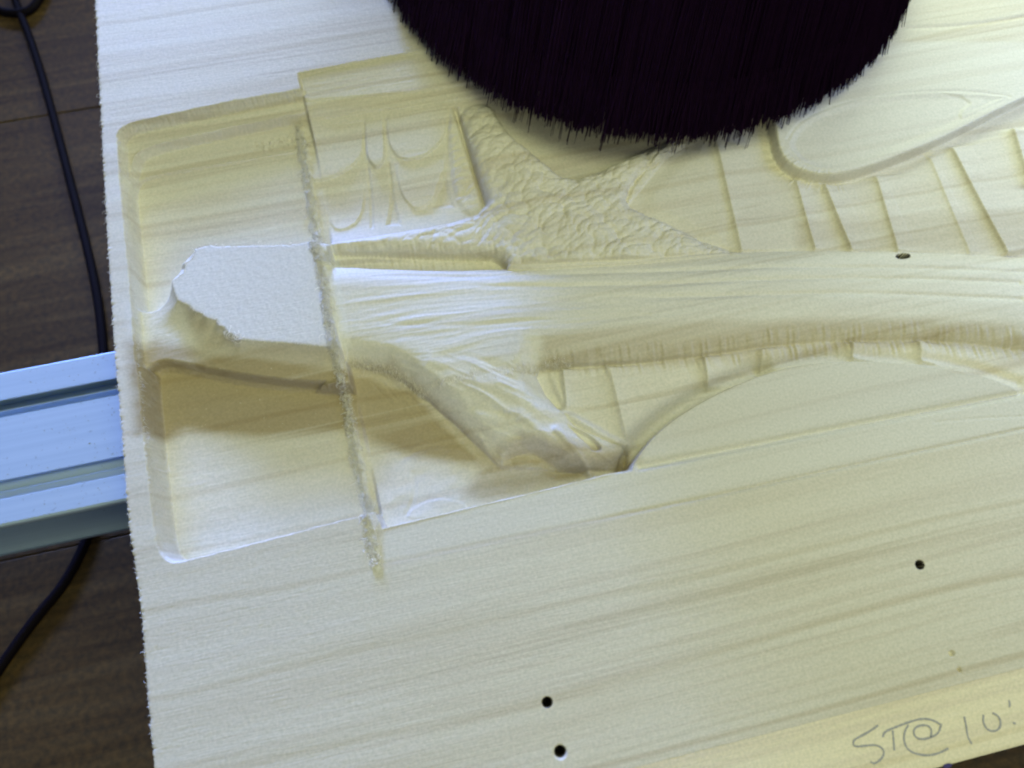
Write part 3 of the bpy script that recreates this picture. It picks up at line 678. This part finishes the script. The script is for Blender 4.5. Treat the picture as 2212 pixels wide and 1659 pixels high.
for i in range(260):
    p = toB(rng.uniform(300, 800), rng.uniform(380, 1180), -12) if i < 180 else toB(rng.uniform(330, 2150), rng.uniform(150, 1600), 0)
    z = float(topz(p[:1], p[1:])[0]) + 0.06
    curl(p[0], p[1], z, rng.gamma(2, 0.35), rng.uniform(0, 6.28), 0.1, rng.normal(0, 0.8), rng.uniform(0.05, 0.12))
Vt, Qt = tubes(paths, rad, 4)
fz = fast_mesh('torn_fibres', Vt - bl * MM, Qt, M_fuzz, board); fz['kind'] = 'stuff'

# ------------------------------------------------------------------ brush of the dust shoe
ZB = 9.0
bp = np.array([toB(x, y, ZB) for x, y in ((800, -20), (900, 55), (1000, 122), (1090, 172), (1250, 258), (1400, 296), (1500, 302), (1680, 268), (1780, 222), (1850, 170), (1920, 60), (1945, 0))])
A = np.column_stack([2 * bp, np.ones(len(bp))]); q = np.linalg.lstsq(A, (bp ** 2).sum(1), rcond=None)[0]
bc = q[:2]; BR = math.sqrt(q[2] + bc @ bc)
print('brush centre', bc, 'radius', BR)
brush = empty('dust_brush', (bc[0] * MM, bc[1] * MM, ZB * MM), 'round black bristle brush hanging over the far side of the carved board', 'brush')
paths, rad = [], []
N = 17000
NT_ = 250; t_len = rng.normal(0, 2.2, NT_); t_rad = rng.normal(0, 0.9, NT_); t_lean = rng.normal(0, 0.016, NT_); t_ang = (np.arange(NT_) + rng.uniform(-0.35, 0.35, NT_)) * 2 * np.pi / NT_
for i in range(N):
    k_ = rng.integers(0, NT_); a = t_ang[k_] + rng.normal(0, 0.42) * 2 * np.pi / NT_ if i < N * 0.55 else rng.uniform(0, 2 * np.pi)
    rr = BR - abs(rng.normal(0, 1.8)) + t_rad[k_] if i < N * 0.75 else BR - rng.uniform(2, 16)
    tuft = 0.0
    tip = t_len[k_] + rng.normal(0, 0.8) - (rng.random() < 0.10) * rng.uniform(0, 3.0) + max(BR - rr, 0) * 0.10
    tw = t_lean[k_] + rng.normal(0, 0.006); ro = rng.normal(0.0, 0.012)
    top = np.array([math.cos(a) * (rr - 27), math.sin(a) * (rr - 27), 112.0])
    bot = np.array([math.cos(a + tw) * (rr + ro * 40), math.sin(a + tw) * (rr + ro * 40), tip])
    bot[2] = max(bot[2], -8.0); top[:2] = top[:2] + (bot[:2] - top[:2]) * 0.0
    md = (top + bot) / 2 + np.array([0, 0, 0]) + rng.normal(0, 0.25, 3)
    r = rng.uniform(0.20, 0.42)
    paths.append(np.array([top, md, bot])); rad.append(np.array([r, r, r * 0.6]))
for i in range(2200):
    a = rng.uniform(0, 2 * np.pi); rr = BR - abs(rng.normal(0, 1.5)); dn = rng.gamma(2.0, 1.5 if rng.random() < 0.6 else 2.8)
    x, y = math.cos(a), math.sin(a); sl_ = rng.normal(0.05, 0.05); tw = rng.normal(0, 0.012)
    p0 = np.array([x * (rr - 7), y * (rr - 7), 30.0]); p1 = np.array([math.cos(a + tw) * (rr + 30 * sl_), math.sin(a + tw) * (rr + 30 * sl_), 1.0 - dn])
    r = rng.uniform(0.22, 0.42)
    for q_ in range(rng.integers(1, 4)):
        o_ = rng.normal(0, 0.5, 3) * (1, 1, 1.5)
        paths.append(np.array([p0 + o_ * 0.3, (p0 + p1) / 2 + o_ * 0.6, p1 + o_])); rad.append(np.array([r, r, r * 0.6]))
for i in range(700):       # thick clumped points standing out of the rim
    a = rng.uniform(0, 2 * np.pi); rr = BR - abs(rng.normal(0, 1.0)); dn = 1.0 + rng.gamma(2.0, 2.0); x, y = math.cos(a), math.sin(a); tw = rng.normal(0, 0.01)
    p0 = np.array([x * (rr - 6), y * (rr - 6), 24.0]); p1 = np.array([math.cos(a + tw) * rr, math.sin(a + tw) * rr, -dn]); r = rng.uniform(0.45, 0.8)
    paths.append(np.array([p0, p0 + (p1 - p0) * 0.75, p1])); rad.append(np.array([r, r, 0.12]))
Vt, Qt = tubes(paths, rad, 3)
br = fast_mesh('bristles', Vt, Qt, M_bristle, brush, False); br['kind'] = 'stuff'
# holder: hollow ring carrying the bristles, with a lip
prof = [(r_, z_ * 0.5 + 86) for r_, z_ in ((BR + 3, 48), (BR + 4, 50), (BR + 4, 66), (BR + 2.5, 68), (BR - 2, 69), (BR - 2, 86), (BR - 4, 88), (24, 88), (24, 82), (BR - 18, 80), (BR - 18, 50), (BR - 16, 48))]
prof = [(max(a_ - 26, 14 + 0.1 * k_), b_) for k_, (a_, b_) in enumerate(prof)]
n = 96; vv = [(r * math.cos(2 * math.pi * k / n) * MM, r * math.sin(2 * math.pi * k / n) * MM, z * MM) for k in range(n) for r, z in prof]
mp_ = len(prof); ff = [(k * mp_ + j, ((k + 1) % n) * mp_ + j, ((k + 1) % n) * mp_ + (j + 1) % mp_, k * mp_ + (j + 1) % mp_) for k in range(n) for j in range(mp_)]
mesh_obj('brush_holder', vv, ff, M_holder, brush)

# ------------------------------------------------------------------ aluminium rail under the board
ZR = -TH - 0.4
ra = toB(120, 779, ZR); rb = toB(140, 1159, ZR)
# edge heights (px at x=125): outer edge, slot edges ...
ys = [toB(0, 800 + 300 / 2.764 - 0, ZR)[1]]
def ry(yc): return toB(0, (800 + yc / 2.764) * 0.8848, ZR)[1]
e0, e1, e2, e3, e4, e5, e6 = ry(300), ry(488), ry(612), ry(1030), ry(1162), ry(1345), ry(1375)
RX0, RX1 = toB(-120, 900, ZR)[0] - 60, 80.0
rail = empty('aluminium_rail', (RX0 * MM, (e0 + e5) / 2 * MM, (ZR - 42) * MM), 'silver grooved aluminium extrusion running under the left end of the board', 'rail')
lip, dp = 2.4, 12.0
ZZ = ZR
def slot(a, b):   # stepped groove between y=a (far) and y=b (near)
    c = a * 0.55 + b * 0.45
    return [(a, ZZ), (a - 0.3, ZZ - 0.5), (a + 2.5, ZZ - 2), (a + 4, ZZ - 16), (c + 0.5, ZZ - 16), (c + 0.5, ZZ - 4.4), (c + 0.2, ZZ - 4.0), (c - 0.2, ZZ - 4.0), (c - 0.4, ZZ - 4.5), (c - 1.0, ZZ - 9), (b - 1.5, ZZ - 9), (b - 1.5, ZZ - 2), (b + 0.25, ZZ - 0.5), (b, ZZ)]
HB = 58.0
def side_slot(yy, sgn):  # slot in the near side face
    return [(yy, ZZ - 4), (yy + sgn * 30, ZZ - 5), (yy + sgn * 34, ZZ - 24), (yy + sgn * 34, ZZ - 40), (yy + sgn * 30, ZZ - 52), (yy, ZZ - 53), (yy - sgn * 0.6, ZZ - 52)]
pf = [(e0, ZZ - HB), (e0, ZZ - 1.2), (e0 - 0.4, ZZ - 0.3), (e0 - 1.2, ZZ)] + slot(e1, e2) + slot(e3, e4) + \
     [(e5 + 1.4, ZZ), (e5 + 0.4, ZZ - 0.4), (e5, ZZ - 1.4)] + side_slot(e5, 1) + [(e5, ZZ - HB + 1), (e5 + 1, ZZ - HB)]
k = len(pf)
rv = [((x - RX0) * MM, (y - (e0 + e5) / 2) * MM, (z - (ZR - HB)) * MM) for x in (RX0, RX1) for y, z in pf]
rf = [(j, (j + 1) % k, k + (j + 1) % k, k + j) for j in range(k)] + [tuple(range(k))[::-1], tuple(range(k, 2 * k))]
rail.location = (RX0 * MM, (e0 + e5) / 2 * MM, (ZR - HB) * MM)
mesh_obj('extrusion', rv, rf, M_alu, rail)
# wood dust and shavings lying on it
paths, rad = [], []
for i in range(130):
    x = toB(rng.beta(2.2, 1.2) * 285, 900, ZR)[0]; y = rng.uniform(e5 + 2, e0 - 2)
    if e2 < y < e1 or e4 < y < e3: continue
    curl(x, y, ZR + 0.1, rng.gamma(2, 0.55), rng.uniform(0, 6.28), 0, rng.normal(0, 0.5), rng.uniform(0.05, 0.11))
Vt, Qt = tubes(paths, rad, 4)
M_dust = plain('grey_wood_dust', (0.16, 0.13, 0.11), 0.9)
sh = fast_mesh('wood_shavings', Vt, Qt, M_dust); sh['kind'] = 'stuff'; sh['label'] = 'thin dark wood shavings scattered over the silver aluminium rail'; sh['category'] = 'shavings'

# ------------------------------------------------------------------ floor planks and cable
ZF = -165.0
fl = bpy.data.objects.new('floor', None); sc.collection.objects.link(fl); fl['kind'] = 'structure'; fl.location = (0, 0, ZF * MM)
vseam = toB(110, 247, ZF)[1]
pw = 330.0
for k in range(-3, 3):
    y1 = vseam + (k + 1) * pw - 0.02; y0 = vseam + k * pw + 0.02
    b = 1.0
    P = [(-900, y0), (900, y0), (900, y1), (-900, y1)]
    vv = [(x * MM, y * MM, -20 * MM) for x, y in P] + [(x * MM, y * MM, -b * MM) for x, y in P] + \
         [((x + (b if x < 0 else -b)) * MM, (y + (b if i < 2 else -b)) * MM, 0) for i, (x, y) in enumerate(P)]
    ff = [(3, 2, 1, 0)] + [(i, (i + 1) % 4, 4 + (i + 1) % 4, 4 + i) for i in range(4)] + [(4 + i, 4 + (i + 1) % 4, 8 + (i + 1) % 4, 8 + i) for i in range(4)] + [(8, 9, 10, 11)]
    mesh_obj('plank', vv, ff, M_floor, fl)
def cable(name, px, r, label):
    zc = ZF + r
    P = chaikin(np.array([B3(x, y, zc) for x, y in px]), 4, False)
    Vt, Qt = tubes([P], [np.full(len(P), r)], 12)
    o = fast_mesh(name, Vt, Qt, M_cable); o['label'] = label; o['category'] = 'cable'; return o
cable('cable', [(10, -80), (32, 0), (72, 100), (110, 230), (150, 385), (190, 540), (213, 650), (224, 760), (232, 900), (222, 1060), (190, 1165), (140, 1262), (80, 1330), (0, 1440), (-60, 1540)], 3.0, 'long thin black cable lying on the brown floor and passing under the rail')
cable('cable', [(110, -60), (85, 0), (62, 26), (20, 30), (-40, 10)], 3.2, 'short bend of a second black cable at the upper left corner of the floor')
